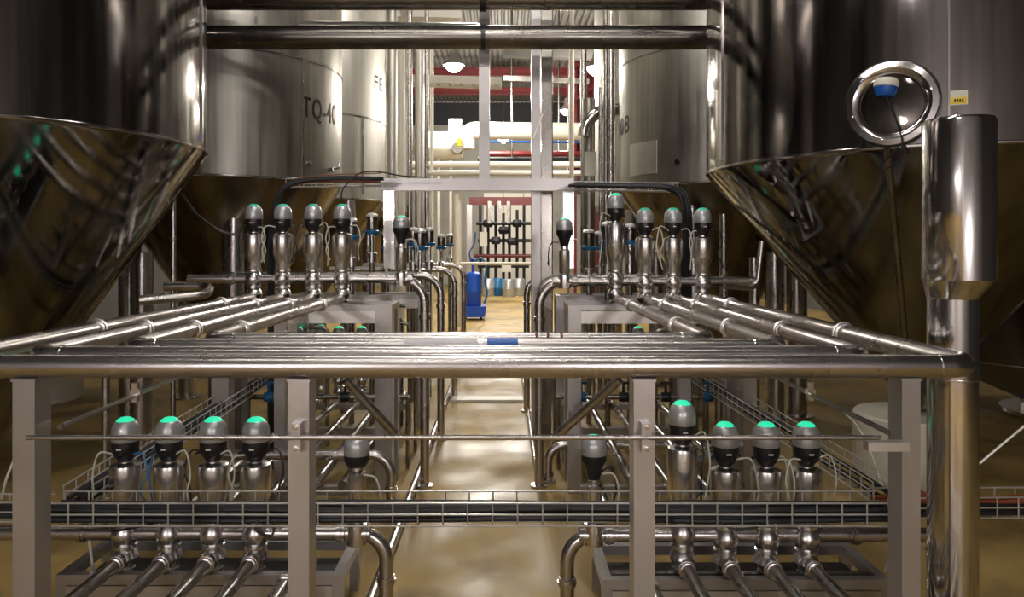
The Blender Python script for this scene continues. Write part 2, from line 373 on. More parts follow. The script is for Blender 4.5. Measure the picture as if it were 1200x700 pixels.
# tanks further back, left
T1 = (-3.2, 8.6, 1.3)
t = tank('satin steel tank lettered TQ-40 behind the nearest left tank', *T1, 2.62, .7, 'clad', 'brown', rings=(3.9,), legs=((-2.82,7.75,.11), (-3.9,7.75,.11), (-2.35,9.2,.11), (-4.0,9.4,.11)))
wrap_text(t, 'TQ-40', *T1, 354, 136, .31, .66)
seam_v(t, *T1, 355, 2.64, 3.9); seam_v(t, *T1, 300, 3.9, 8.2)
x, y = hit(*T1, 392)
MB().tube([(x-.01,y,2.78),(x+.02,y-.10,2.78)], .022, 10).tube(fillet([(x+.02,y-.1,2.78),(x+.08,y-.12,2.78),(x+.08,y-.12,2.86)],.03), .014, 8).build('sample_tap', 'pipe', t)
x, y = hit(*T1, 362)
MB().lathe([(.03,-.01),(.03,.015),(0,.02)], (x,y,2.80), (x-T1[0],y-T1[1],0), 14).build('bolt_cap', 'pipe', t)
T2 = (-3.19, 11.8, 1.3)
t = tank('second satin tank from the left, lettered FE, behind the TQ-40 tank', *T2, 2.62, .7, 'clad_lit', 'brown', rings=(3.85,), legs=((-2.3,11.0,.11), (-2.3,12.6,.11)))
wrap_text(t, 'FE', *T2, 438, 103, .3); seam_v(t, *T2, 425, 2.7, 3.85)
T3 = (-3.2, 15.4, 1.3)
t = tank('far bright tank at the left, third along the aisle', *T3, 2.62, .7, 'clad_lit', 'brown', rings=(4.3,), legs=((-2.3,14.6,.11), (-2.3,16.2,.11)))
T4 = (2.76, 9.3, 1.3)
t = tank('satin steel tank with a white plate and numerals 08, behind the right manway tank', *T4, 2.62, .7, 'clad', 'brown', rings=(4.15,), legs=((2.15,8.45,.11), (3.3,8.35,.11), (2.1,10.2,.11)))
wrap_text(t, '08', *T4, 727.5, 159, .30); patch(t, *T4, 739, 770, 167, 205, 'tray', 'pale_plate', .01); 
x, y = hit(*T4, 794); MB().lathe([(.03,-.02),(.03,.02),(0,.02)], (x,y,H+(VY-190)*y/F), (x-T4[0],y-T4[1],0), 14).build('dark_port', 'black', t)
T5 = (2.9, 13.0, 1.3)
tank('far satin tank at the right, behind the one numbered 08', *T5, 2.62, .7, 'clad_lit', 'brown', legs=((2.1,12.2,.11),(2.1,13.8,.11)))
T6 = (6.3, 8.2, 1.7)
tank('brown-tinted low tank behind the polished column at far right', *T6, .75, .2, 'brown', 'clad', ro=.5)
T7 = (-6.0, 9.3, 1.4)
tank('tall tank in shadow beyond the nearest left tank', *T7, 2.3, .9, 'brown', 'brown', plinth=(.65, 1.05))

# ================================================================ NESTED PIPE LOOPS
XLs = [-1.98, -1.75, -1.51, -1.28]; XRs = [1.58, 1.345, 1.123, .888]; YL = [2.5, 2.75, 2.98, 3.2]
YU, ZP, PR = 5.85, 1.5, .038
which = ['outermost long steel pipe loop, its front run crossing the whole picture', 'second steel pipe loop from the front', 'third steel pipe loop from the front, taped white and blue', 'innermost short steel pipe loop of the nested four']
for k in range(4):
    r = [.040,.037,.036,.034][k]
    a, b_, y = XLs[k], XRs[k], YL[k]
    jt = [((a, 3.62+.0*k, ZP), (0,1,0)), ((b_, 3.45+.12*k, ZP), (0,1,0)), ((a, 5.2, ZP), (0,1,0)), ((b_, 5.15, ZP), (0,1,0))]
    t = thing('pipe_loop', which[k], 'pipe', (a, YU, ZP), 'nested pipe loops on the front rack')
    MB().tube(fillet([(a, YU, ZP), (a, y, ZP), (b_, y, ZP), (b_, YU, ZP)], .085, 9), r, 28).build('pipe_run', 'pipe', t)
    for p, ax in jt: clamp(t, p, ax, r)
    for x in (a+.12, b_-.12):
        MB().lathe([(r,-.004),(r+.0018,0),(r,.004)], (x,y,ZP), (1,0,0), 28).build('weld_ring', 'polish', t)
    if k == 2:
        for (p0, p1, m) in ((474, 560, 'tapew'), (571, 607, 'tapeb')):
            MB().lathe([(r, 0), (r+.0015, 0), (r+.0015, (p1-p0)*y/F), (r, (p1-p0)*y/F)], ((p0-VX)*y/F, y, ZP), (1,0,0), 28).build('tape', m, t)
    if k == 3:
        for px in (627, 640, 656): MB().lathe([(r, 0), (r+.001, 0), (r+.001, .012), (r, .012)], ((px-VX)*y/F, y, ZP), (1,0,0), 20).build('red_mark', 'red', t)

# front rack: posts, rod, rails
rk = thing('pipe_rack', 'stainless square-post rack carrying the front pipe loops', 'rack', (0, 2.5, 0))
for (x, wd, y) in ((-1.60,.074,2.52), (-.683,.070,2.52), (.470,.070,2.52), (1.365,.062,2.53), (-1.60,.08,5.35), (1.30,.08,5.35)):
    p = MB().box(x-wd/2, x+wd/2, y-.045, y+.045, .012, 1.455 if y > 3 else 1.452).build('post', 'square', rk)
    MB().box(x-wd*.8, x+wd*.8, y-.08, y+.08, 0, .012).build('foot_plate', 'square', p)
    if y < 3: MB().box(x-wd*.5-.004, x+wd*.5+.004, y-.05, y+.05, 1.452, 1.462).build('saddle', 'square', p)
MB().tube([(-1.57, 2.445, 1.273), (1.24, 2.445, 1.273)], .0085, 10).build('tie_rod', 'pipe', rk)
for x in (-.683, .470):
    br = MB().box(x-.016, x+.016, 2.44, 2.476, 1.225, 1.32).build('rod_bracket', 'square', rk)
    for dz in (-.035, .035): MB().lathe([(.008,-.0),(.008,.01),(0,.011)], (x,2.44,1.273+dz), (0,-1,0), 6).build('nut', 'polish', br)
MB().box(1.20, 1.335, 2.44, 2.478, 1.228, 1.258).build('rod_bracket', 'tray', rk)
MB().tube([(-1.53, 2.56, 1.28), (-1.55, 5.3, 1.30)], .010, 8).build('side_rail', 'pipe_dark', rk)
MB().tube([(1.33, 2.56, 1.26), (1.28, 5.3, 1.30)], .010, 8).build('side_rail', 'pipe_dark', rk)
for (x, y, z) in ((-1.535, 3.1, 1.285), (1.32, 3.2, 1.27)):
    MB().box(x-.012, x+.012, y-.012, y+.012, z-.03, z+.05).box(x-.022,x+.022,y-.008,y+.008,z+.0,z+.02).build('rail_hook', 'pipe', rk)

# polished column on the right
t = thing('polished_column', 'polished round steel column with a wider sleeve on top, at the right', 'column', (1.86, 3.05, 0))
MB().lathe([(.14,0),(.14,.012),(.094,.014),(.094,1.70)], (1.845,3.05,0), seg=48).build('shaft', 'polish', t)
MB().lathe([(.096,1.36),(.0965,1.362),(.0965,1.368),(.096,1.37)], (1.845,3.05,0), seg=48).build('weld_ring', 'pipe', t)
b = MB(); rings_ = [(1.845,.094,1.69),(1.846,.098,1.70),(1.866,.128,1.762),(1.868,.134,1.768),(1.87,.134,2.41),(1.87,.128,2.425),(1.87,.12,2.42),(1.87,.12,1.85)]
for (cx_, r_, z_) in rings_: b.v += [(cx_+r_*math.cos(2*PI*k/48), 3.05+r_*math.sin(2*PI*k/48), z_) for k in range(48)]
for i_ in range(len(rings_)-1): b.f += [(i_*48+k, i_*48+(k+1)%48, i_*48+48+(k+1)%48, i_*48+48+k) for k in range(48)]
b.build('sleeve', 'polish', t)

# ================================================================ VALVES
def make_valve(label, tall=0.0, light='green', headm='head', zs=1.0):      # origin at manifold centre
    t = thing('control_valve', label, 'valve', (0,0,0)); s = zs
    b = MB().lathe([(0,-.19),(.045,-.19),(.048,-.175),(.042,-.165),(.055,-.15),(.066,-.12),(.055,-.09),(.044,-.078),(.058,-.07),(.058,-.055),(.050,-.05),(.066,-.02),(.070,0),(.066,.02),(.050,.05),(.046,.056),(.06,.06),(.06,.074),(.05,.078),(.05,.10),(0,.10)], seg=28)
    b.build('valve_body', 'valve', t)
    MB().lathe([(.05,.07),(.054,.08),(.052,.13),(.058,.145),(.072,.19),(.077,.20),(.077,.335+tall),(.073,.352+tall),(.055,.362+tall),(.03,.365+tall),(.03,.39+tall),(0,.39+tall)], seg=32).build('actuator', 'valve', t)
    MB().lathe([(0,.372+tall),(.034,.372+tall),(.050,.395+tall),(.064,.42+tall),(.067,.45+tall),(.067,.478+tall),(0,.48+tall)], seg=24).build('black_collar', 'black', t)
    MB().lathe([(.0675,.474+tall),(.0695,.478+tall),(.0685,.52+tall),(.065,.545+tall),(.054,.568+tall),(.045,.576+tall)], seg=32).build('control_head', headm, t)
    if light: MB().lathe([(.046,.572+tall),(.040,.582+tall),(.025,.592+tall),(0,.596+tall)], seg=20).build('status_light', light, t)
    b = MB()
    for a in (.3, 1.7, 3.4, 4.9):
        b.lathe([(.009,0),(.009,.022),(.006,.024),(.006,.034)], (.055*math.cos(a),.055*math.sin(a),.425+tall), (math.cos(a),math.sin(a),-.4), 8)
    b.build('cable_gland', 'black', t)['kind'] = 'stuff'
    MB().box(-.012,.012,-.070,-.062,.440+tall,.447+tall).build('nameplate', 'white', t)
    return t
def make_small_valve(label, light='green', longneck=True):
    t = thing('butterfly_valve', label, 'valve', (0,0,0))
    MB().lathe([(0,-.055),(.05,-.055),(.052,-.02),(.052,.02),(.05,.05),(.03,.055),(.03,.07),(0,.07)], seg=24).build('valve_body', 'valve', t)
    zt = .275 if longneck else .345
    MB().lathe([(.028,.05),(.043,.07),(.043,zt-.03),(.032,zt-.02),(.03,zt+.02),(0,zt+.02)], seg=24).build('actuator', 'valve', t)
    MB().lathe([(0,zt+.0),(.03,zt+.0),(.048,.345),(.066,.375),(.066,.405),(0,.41)], seg=24).build('black_collar', 'black', t)
    MB().lathe([(.064,.40),(.066,.405),(.066,.45),(.060,.475),(.04,.492)]+([] if light else [(0,.498)]), seg=28).build('control_head', 'head', t)
    if light: MB().lathe([(.041,.490),(.03,.499),(0,.504)], seg=20).build('status_light', light, t)
    return t
def make_blue_valve(label):
    t = thing('disc_valve', label, 'valve', (0,0,0))
    MB().lathe([(0,-.05),(.05,-.05),(.05,.05),(.022,.06),(.022,.22),(.04,.23),(.04,.25),(0,.25)], seg=16).build('valve_body', 'valve', t)
    MB().lathe([(0,.25),(.075,.25),(.08,.265),(.08,.285),(.06,.295),(0,.295)], seg=16).build('blue_ring', 'blue_ring', t)
    MB().lathe([(0,.295),(.058,.295),(.06,.31),(.06,.43),(.05,.44)], seg=16).build('actuator', 'pipe_dark', t)
    MB().lathe([(.064,.435),(.064,.455),(.04,.475),(0,.485)], seg=16).build('pale_cap', 'head_pale', t)
    return t
def hoses(t, tall, kind, rnd, small=False, rows=2):           # air hoses and cables, every valve its own
    for q in range(rows):
        s = -1 if (q == 0) == (rnd.random() < .6) else 1
        z0 = (.31 if small else .41)+tall; w_ = rnd.uniform(.11,.15); zb = rnd.uniform(.10,.17)
        y = rnd.uniform(-.075,-.03) if q == 0 else rnd.uniform(-.05,.05)
        pts = [(s*.04,y*.5,z0),(s*w_*.8,y,z0+rnd.uniform(-.01,.035)),(s*w_,y-.01,z0-.09),(s*w_*rnd.uniform(.75,1.0),y-.02,z0-.18),(s*w_*rnd.uniform(.6,1.25),y-.01,zb)]
        m = 'hose' if q == 0 else rnd.choice(['cable','hose','hose_blue'] if kind == 'front' else ['cable','cable','hose'])
        nm = 'air_hose' if m != 'cable' else 'control_cable'
        l = parent_loc(t); MB().tube([Vector(p)+l for p in spline(pts, 6)], .0048, 6).build(nm, m, t)
protoA = make_valve('x'); protoT = make_valve('x', tall=.085); protoD = make_valve('x', light='green_dim')
protoS = make_small_valve('x'); protoSn = make_small_valve('x', None, False); protoB = make_blue_valve('x')
rnd = random.Random(11)
ORD = ['first', 'second', 'third', 'fourth']
def put(proto, x, y, z, label, group, tall=0, kind='front', small=False, rows=2):
    t = dup(proto, (x, y, z), label, group)
    if proto is protoB: MB().tube([(x,y,z-.05),(x,y,.0)], .03, 10).build('riser', 'pipe_dark', t)
    if rows: hoses(t, tall, kind, rnd, small, rows)
    return t
YD, ZM = 3.8, .437
LX = [-1.935, -1.71, -1.485, -1.267]; RX = [.915, 1.135, 1.345, 1.55]
for k, x in enumerate(LX):
    put(protoA, x, YD, ZM, 'valve with green-lit silver head, %s from the left in the low front row' % ORD[k], 'low front left control valves')
for k, x in enumerate(RX):
    put(protoT if k == 0 else protoA, x, YD, ZM-(.0 if k == 0 else .025), ('tallest valve of the low front right row, beside the square post' if k == 0 else
        'valve with green-lit silver head, %s from the left in the low front right row' % ORD[k]), 'low front right control valves', .085 if k == 0 else 0)
put(protoSn, -.75, YD, ZM, 'slim valve with plain grey head, no light, at the low left elbow', None, small=True, rows=1)
put(protoS, .462, YD, ZM, 'slim valve with black collar and green light at the low right elbow', None, small=True)
UX = [-1.98, -1.75, -1.51, -1.28]; VXs = [.888, 1.123, 1.345, 1.58]; ZU = 1.65
for k, x in enumerate(UX):
    put(protoD, x, YU+.04, ZU, 'valve with dim green cap, %s from the left in the raised left row' % ORD[k], 'raised left control valves', kind='back')
for k, x in enumerate(VXs):
    put(protoT if k == 0 else protoD, x, YU+.04, ZU-(0 if k == 0 else .03), ('tallest valve of the raised right row, nearest the aisle' if k == 0 else
        'valve with dim green cap, %s from the left in the raised right row' % ORD[k]), 'raised right control valves', .085 if k == 0 else 0, kind='back')
put(protoS, -.81, YU+.04, ZU, 'slim raised valve at the left elbow beside the aisle', None, kind='back', small=True)
put(protoS, .484, YU+.04, ZU-.02, 'slim raised valve at the right elbow beside the aisle', None, kind='back', small=True)
# row under the raised rack further back, seen between the beams
for k, (px, Y) in enumerate(((349,8.14), (376,8.3), (397,8.14), (424,8.14))):
    put(protoA, (px-VX)*Y/F, Y, .44, 'small far valve with green light, %s from the left under the raised left rack' % ORD[k], 'far low left valves', rows=0)
for k, (px, Y) in enumerate(((676,7.2), (748,8.14), (800,8.14))):
    put(protoA, (px-VX)*Y/F, Y, .44, 'small far valve with green light, %s from the aisle under the raised right rack' % ORD[k], 'far low right valves', rows=0)
for k, (px, Y) in enumerate(((412,8.0), (436,8.0), (453,9.0), (503,9.4), (517,11.6), (527,13.5), (492,7.9), (484,9.2))):
    put(protoB, (px-VX)*Y/F, Y, 1.62+.05*(k%2)+(.12 if k < 2 else 0), 'blue-ringed valve left of the aisle, %s' % ['leftmost behind the raised row','beside the white portal upright','just behind the white portal upright','over the second elbow pipe','over the third elbow pipe','farthest along','next to the slim aisle valve','between portal and second elbow'][k], 'blue ringed valves left of the aisle', rows=0)
for k, (px, Y) in enumerate(((690,8.0), (712,7.4), (703,9.0), (738,8.0))):
    put(protoB, (px-VX)*Y/F, Y, 1.62+.06*(k%2), 'blue-ringed valve right of the aisle, %s' % ['under the hanging white sheet','behind the tallest raised valve','deepest one','between first and second raised valves'][k], 'blue ringed valves right of the aisle', rows=0)
for o in (protoA, protoT, protoD, protoS, protoSn, protoB):
    for c in list(o.children): bpy.data.objects.remove(c)
    bpy.data.objects.remove(o)
# lower blue-ring valves stacked in the left racks beside the aisle
# ---------------------------------------------------------------- manifolds
def manifold(label, xa, xb, y, z, xe, r=.036, zfoot=0.02, cl=(), hooks=(), R=.14):   # horizontal header with an elbow down to the floor at xe
    pts = [(xa, y, z), (xb, y, z)] if xe is None else [(xa, y, z), (xe, y, z), (xe, y, zfoot)]
    t = thing('manifold_pipe', label, 'pipe', (xe if xe is not None else xa, y, 0 if xe is not None else z))
    MB().tube(fillet(pts, R, 9), r, 20).build('pipe_run', 'pipe', t)
    if xe is not None: MB().lathe([(r*1.9,0),(r*1.9,.018),(r,.02)], (xe,y,0), seg=20).build('foot_flange', 'pipe', t)
    for x in cl: clamp(t, (x, y, z), (1,0,0), r)
    if xe is not None: clamp(t, (xe, y, z-R-.10), (0,0,1), r)
    return t
manifold('low front left header pipe bending down at the aisle', -2.9, None, YD, ZM, -.60, cl=(-2.15,-.83,-.70,-1.0))
manifold('low front right header pipe bending down at the aisle', 2.3, None, YD, ZM-.01, .325, cl=(1.8,.54,.41,.70))
manifold('raised left header pipe bending down at the aisle', -2.5, None, YU+.04, ZU, -.625, cl=(-.88,-.74,-2.15,-1.1), R=.2)
manifold('raised right header pipe bending down at the aisle', 2.0, None, YU+.04, ZU-.02, .285, cl=(.56,.41,1.75,.7), R=.2)
manifold('second left header behind the raised row, bending down further along', -2.9, None, 7.35, 1.62, -.62, cl=(-1.0,), R=.2)
manifold('second right header behind the raised row, ending in an elbow', 2.0, None, 7.35, 1.60, .36, r=.034, cl=(.9,), R=.2)
manifold('third left header along the aisle with an elbow down', -2.2, None, 9.4, 1.62, -.62, cl=(-1.2,), R=.2)
manifold('fourth left header along the aisle, farthest elbow pipe', -2.2, None, 11.6, 1.62, -.62, R=.2)
manifold('short right elbow pipe beyond the square column', 1.9, None, 8.6, 1.55, .27, R=.2)
manifold('low left return pipe under the raised rack with elbow', -2.0, None, 5.15, .46, -.78, r=.034, cl=(-1.1,))
manifold('low right return pipe under the raised rack with elbow', 1.9, None, 6.0, .30, .36, r=.034, cl=(.8,))
tag(MB().tube(fillet([(-2.6,YU-.15,1.60),(-2.25,YU-.15,1.60),(-2.2,YU-.35,1.55),(-2.6,YU-.55,1.52)],.08), .036, 16).build('branch_pipe','pipe'), 'short bent branch pipe at the left end of the raised left header', 'pipe')
tag(MB().tube(fillet([(1.7,YU-.15,1.60),(1.98,YU-.05,1.58),(2.02,YU-.05,1.95)],.08), .022, 12).build('branch_pipe','pipe'), 'bent upright branch pipe at the right end of the raised right header', 'pipe')

# pipes running from the low valves towards the viewer
for k, x in enumerate(LX + [-1.03]):
    z = ZM-.12
    t = thing('feed_pipe', ('low feed pipe running forward from the left row, %s from the left' % (ORD+['fifth'])[k]), 'pipe', (x, YD, z), 'low left feed pipes')
    MB().tube([(x, YD-.03 if k < 4 else YD-.25, z), (x, .9, z)], .033, 20).build('pipe_run', 'pipe_dark', t); clamp(t, (x, YD-.10 if k < 4 else YD-.3, z), (0,1,0), .033)
for k, x in enumerate([.70]+RX):
    z = ZM-.145
    t = thing('feed_pipe', ('low feed pipe running forward from the right row, %s from the left' % (ORD+['fifth'])[k]), 'pipe', (x, YD, z), 'low right feed pipes')
    MB().tube([(x, YD-.03 if k else YD-.25, z), (x, .9, z)], .033, 20).build('pipe_run', 'pipe_dark', t); clamp(t, (x, YD-.10 if k else YD-.3, z), (0,1,0), .033)

# drip tray stands under the low front rows
def stand(label, x0, x1, y0, y1, z, leg, zplate, m='tray', name='drip_tray_stand', inner=True, depth=.1, tb=.05):
    t = thing(name, label, 'stand', ((x0+x1)/2, (y0+y1)/2, 0)); h = tb
    MB().box(x0, x1, y0, y0+h, z-h, z).build('front_beam', 'square', t); MB().box(x0, x1, y1-h, y1, z-h, z).build('back_beam', 'square', t)
    for x in (x0, x1-h): MB().box(x, x+h, y0+h, y1-h, z-h, z).build('side_beam', 'square', t)
    for x in (x0+leg/2, x1-leg/2):
        for y in (y0+leg/2, y1-leg/2):
            if z-h > .05: MB().box(x-leg/2, x+leg/2, y-leg/2, y+leg/2, 0, z-h).build('leg', 'square', t)
    MB().box(x0+h, x1-h, y0+h, y1-h, z-depth, z-depth+.01).build('tray_bottom', 'grating', t)
    MB().box(x0+leg, x1-leg, y0-.004, y0+.006, z-zplate, z-h-.004).build('front_plate', m, t)
    return t
stand('low drip tray stand beneath the front left valves', -2.22, -.80, 3.68, 4.15, .275, .05, .20)
stand('low drip tray stand beneath the front right valves', .49, 1.92, 3.68, 4.15, .250, .05, .20)
for (lb, x0, x1, y) in (('dark cross bar over the front left drip tray', -2.15, -.86, 3.66), ('dark cross bar over the front right drip tray', .55, 1.86, 3.66)):
    tag(MB().box(x0, x1, y+.1, y+.14, .215, .245).build('cross_bar', 'pipe_dark'), lb, 'bar')
stand('raised square-tube stand beneath the raised left valves', -2.25, -.86, 5.72, 6.15, 1.455, .13, .14, tb=.04)
stand('raised square-tube stand beneath the raised right valves', .50, 1.95, 5.72, 6.15, 1.452, .10, .14, tb=.04)
stand('far raised square-tube stand left of the aisle', -2.25, -.82, 7.8, 8.3, 1.40, .08, .14, tb=.04)
stand('far raised square-tube stand right of the aisle', .55, 1.9, 7.7, 8.1, 1.40, .08, .14, tb=.04)
for (lb, a, b_) in (('diagonal steel brace pipe left of the aisle below the loops', P(405,445,5.3), P(462,508,5.5)), ('diagonal steel brace pipe right of the aisle below the loops', P(726,445,5.3), P(648,515,5.6))):
    tag(MB().tube([a, b_], .034, 14).build('brace_pipe', 'pipe'), lb, 'pipe')
# little hooks/supports on the low headers
for (lb, pts) in (('small bent grey rod at the right end of the low right header', [(1.93,3.75,.26),(1.93,3.72,.34),(2.03,3.6,.44)]), ('thin support leg under the left end of the low left header', [(-2.12,3.8,.40),(-2.10,3.8,.245)])):
    tag(MB().tube(fillet(pts,.03), .008, 8).build('support_rod','wire'), lb, 'rod')

# pipes running back along the floor behind the low rows
names = ['leftmost', 'second from the left', 'third from the left', 'fourth from the left', 'nearest the aisle']
for k, x in enumerate((-1.9,-1.68,-1.46,-1.24,-1.05)):
    z = .34+.0*k; tag(MB().tube([(x, 4.45+.1*k, z),(x, 7.9, z)], .033, 14).build('return_pipe','pipe_dark'), 'low pipe running back under the raised left rack, %s' % names[k], 'pipe', 'low left return pipes')
names = ['nearest the aisle', 'second from the aisle', 'third from the aisle', 'fourth from the aisle', 'farthest right']
for k, x in enumerate((.62,.86,1.10,1.33,1.56)):
    z = .33; tag(MB().tube([(x, 4.5+.1*k, z),(x, 7.9, z)], .033, 14).build('return_pipe','pipe_dark'), 'low pipe running back under the raised right rack, %s' % names[k], 'pipe', 'low right return pipes')
b = MB()
for (x0,x1) in ((-2.0,-.95),(.52,1.65)):
    for y in (5.0, 6.6, 7.6):
        tag(MB().box(x0,x1,y-.03,y+.03,.24,.296).box(x0,x0+.05,y-.03,y+.03,0,.24).box(x1-.05,x1,y-.03,y+.03,0,.24).build('pipe_support','square'),
            'low square-tube pipe support %s of the aisle, %s' % ('left' if x0 < 0 else 'right', {5.0:'nearest of three',6.6:'middle of three',7.6:'farthest of three'}[y]), 'support')
# aisle edge rails on the floor
tag(MB().tube([(-.70,3.3,.035),(-.70,15,.035)], .03, 10).build('floor_rail','pipe'), 'long low steel rail on the floor along the left aisle edge', 'rail')
tag(MB().tube([(.28,5.95,.03),(.28,15,.03)], .026, 10).build('floor_rail','pipe'), 'long low steel rail on the floor along the right aisle edge', 'rail')
tag(MB().box(-.64,.24,9.1,9.35,.0,.03).build('floor_grate','white'), 'pale channel cover lying across the aisle floor', 'drain')

# dense racks of small verticals under/behind the raised rows
rr = random.Random(5)
cnt = ['first', 'second', 'third', 'fourth', 'fifth', 'sixth', 'seventh', 'eighth', 'ninth', 'tenth', 'eleventh', 'twelfth']
for side in (-1, 1):
    sp = []
    for k in range(12):
        Y = rr.uniform(6.7, 9.6); X = rr.uniform(.85, 2.2)*side
        sp.append((X/Y, X, Y, rr.choice((.016,.02,.028,.034)), rr.uniform(1.1,1.36), rr.choice((-1,1))*.18))
    for k, (_, X, Y, r, zt, dx) in enumerate(sorted(sp)):
        tag(MB().tube(fillet([(X,Y,.0),(X,Y,zt),(X+dx,Y,zt)],.06), r, 10).build('riser_pipe','pipe_dark'),
            'thin riser pipe below the raised %s valves, %s from the left' % ('left' if side < 0 else 'right', cnt[k]), 'pipe', 'riser pipes %s of the aisle' % ('left' if side < 0 else 'right'))
# cross pipes and small black gate valves in the low racks
for side, xa, xb in ((-1,-2.2,-.8),(1,.45,2.0)):
    for k, (Y, z) in enumerate(((6.35,.62),(6.9,.95),(7.6,.70))):
        sd = 'left' if side < 0 else 'right'
        t = thing('rack_cross_pipe', 'thin cross pipe in the low %s rack, %s' % (sd, ['nearest and lowest','upper middle one','farthest one'][k]), 'pipe', (xa, Y, 0))
        MB().tube([(xa,Y,z),(xb,Y,z)], .022, 10).build('pipe_run','pipe_dark', t)
        for x in (xa+.02, xb-.02): MB().tube([(x,Y,0),(x,Y,z)], .016, 8).build('leg','pipe_dark', t)
        for q in range(4):
            x = xa+(xb-xa)*(q+.6)/4.3
            b = MB().lathe([(0,-.04),(.04,-.04),(.045,0),(.04,.04),(0,.04)], (x,Y,z), (1,0,0), 12).tube([(x,Y,z),(x,Y,z+.12)], .012, 8)
            b.box(x-.05,x+.05,Y-.012,Y+.012,z+.11,z+.13).build('hand_valve','blue_ring' if (q+k)%3==0 else 'black', t)
# round uprights seen below and behind
for (px, Y, r, zt, lb) in ((166,6.9,.10,1.85,'thick round steel upright under the nearest left tank edge'), (203,6.2,.022,2.3,'thin upright pipe left of the raised left row'),
                           (256,6.9,.09,1.15,'thick dark upright below the loops, behind the second low left valve'), (124,5.6,.03,1.35,'slim upright pipe at far left below the loops'),
                           (908,8.3,.10,1.85,'thick round upright behind the right loops'), (848,6.7,.035,2.2,'slim upright right of the raised right row'), (884,7.4,.05,1.8,'medium upright near the right tank cone'),
                           (811,7.0,.035,1.3,'slim upright below the right loops'), (870,6.6,.03,1.2,'thin upright below the right loops beside the thick one')):
    x = (px-VX)*Y/F
    tag(MB().lathe([(r*1.5,0),(r*1.5,.015),(r,.02),(r,zt),(0,zt)], (x,Y,0), seg=20).build('upright_pipe','pipe'), lb, 'pipe')

# ================================================================ CABLE TRAYS
def tray(label, p0, p1, wd, hgt, pitch=.115, cables=5, rw=.0042, ends=True, cm=None, name='wire_tray', cell=True):
    p0 = Vector(p0); p1 = Vector(p1); d = (p1-p0); L = d.length; d.normalize(); s_ = Vector((-d.y, d.x, 0)).normalized()
    t = thing(name, label, 'cable tray', p0); up = Vector((0,0,1))
    for (a, z) in ((0,0),(0,hgt*.5),(0,hgt),(1,0),(1,hgt*.5),(1,hgt),(.33,0),(.66,0)):
        q = p0+s_*wd*a+up*z; MB().tube([q, q+d*L], rw, 6).build('long_wire', 'wire', t)
    n = int(L/pitch); proto = None
    for k in range(n+1):
        if proto is None:
            o_ = p0
            proto = MB().tube(fillet([o_+up*hgt, o_, o_+s_*wd, o_+s_*wd+up*hgt], .01, 2), rw*.9, 6).build('cross_wire', 'wire', t)
        else:
            c = proto.copy(); C.objects.link(c); c.location = d*pitch*k
    rc = random.Random(int(abs(p0.x*100)+L*10))
    for k in range(cables):
        off = .15+.7*k/max(1,cables-1); z = rc.uniform(.012,.018)+.020*(k%3)
        m = (cm or ['cable'])[k % len(cm or [1])]
        pts = [p0+d*(L*j/9)+s_*wd*(off+rc.uniform(-.03,.03))+up*(z+rc.uniform(-.004,.01)) for j in range(10)]
        q = MB().tube(spline(pts,4), .0125, 8).build('tray_cable', m)
        tag(q, '%s cable %s from front in the %s' % ('orange' if m == 'orange' else 'black', ORDN[k], label), 'cable', 'cables in the ' + label)
    return t
tray('long wire mesh tray across the front valves', (-2.12,3.42,.615), (1.80,3.42,.615), .17, .105, cables=12)
tray('wire mesh tray leaving the picture at the left', (-3.3,3.46,.62), (-2.16,3.46,.62), .12, .09, cables=5)
tray('wire mesh tray running right behind the polished column', (1.84,3.55,.60), (3.4,3.75,.54), .15, .10, cables=6, cm=['cable','cable','orange'])
tray('wire mesh tray running back on the left', (-2.02,3.65,.63), (-2.15,7.2,.66), .14, .10, cables=5)
tray('wire mesh tray running back on the right', (1.98,3.70,.63), (1.88,7.0,.66), .14, .10, cables=5)
# raised tray bundles above the raised rows
def bundle(label, pts, n, m, r=.012, spread=.03):
    rc = random.Random(len(label))
    for k in range(n):
        o = Vector((rc.uniform(-1,1)*spread, rc.uniform(-1,1)*spread, rc.uniform(-.6,.6)*spread))
        tag(MB().tube(spline([Vector(p)+o*(1+.3*math.sin(i*2+k)) for i, p in enumerate(pts)], 6), r, 7).build('cable', m[k % len(m)]),
            ('orange' if m[k % len(m)] == 'orange' else 'black') + ' cable, %s in the ' % ORDN[k] + label, 'cable', label)
bundle('cable bundle arching over the raised left valves', [P(318,575,6.4),P(318,430,6.4),P(318,310,6.4),P(320,262,6.4),P(326,232,6.4),P(345,215,6.4),P(390,211,6.5),P(448,211,6.6)], 5, ['cable','orange','cable','cable','cable'])
bundle('cable bundle arching over the raised right valves', [P(672,215,6.6),P(720,216,6.5),P(770,217,6.4),P(796,223,6.35),P(805,240,6.3),P(806,275,6.3),P(806,310,6.3),P(806,430,6.3),P(806,575,6.3)], 6, ['cable'], .014, .035)
tray('high wire tray over the raised left valves', P(335,219,6.62), P(447,217,6.62), .16, .07, cables=0)
tray('high wire tray over the raised right valves', P(673,222,6.62), P(795,224,6.62), .16, .07, cables=0)
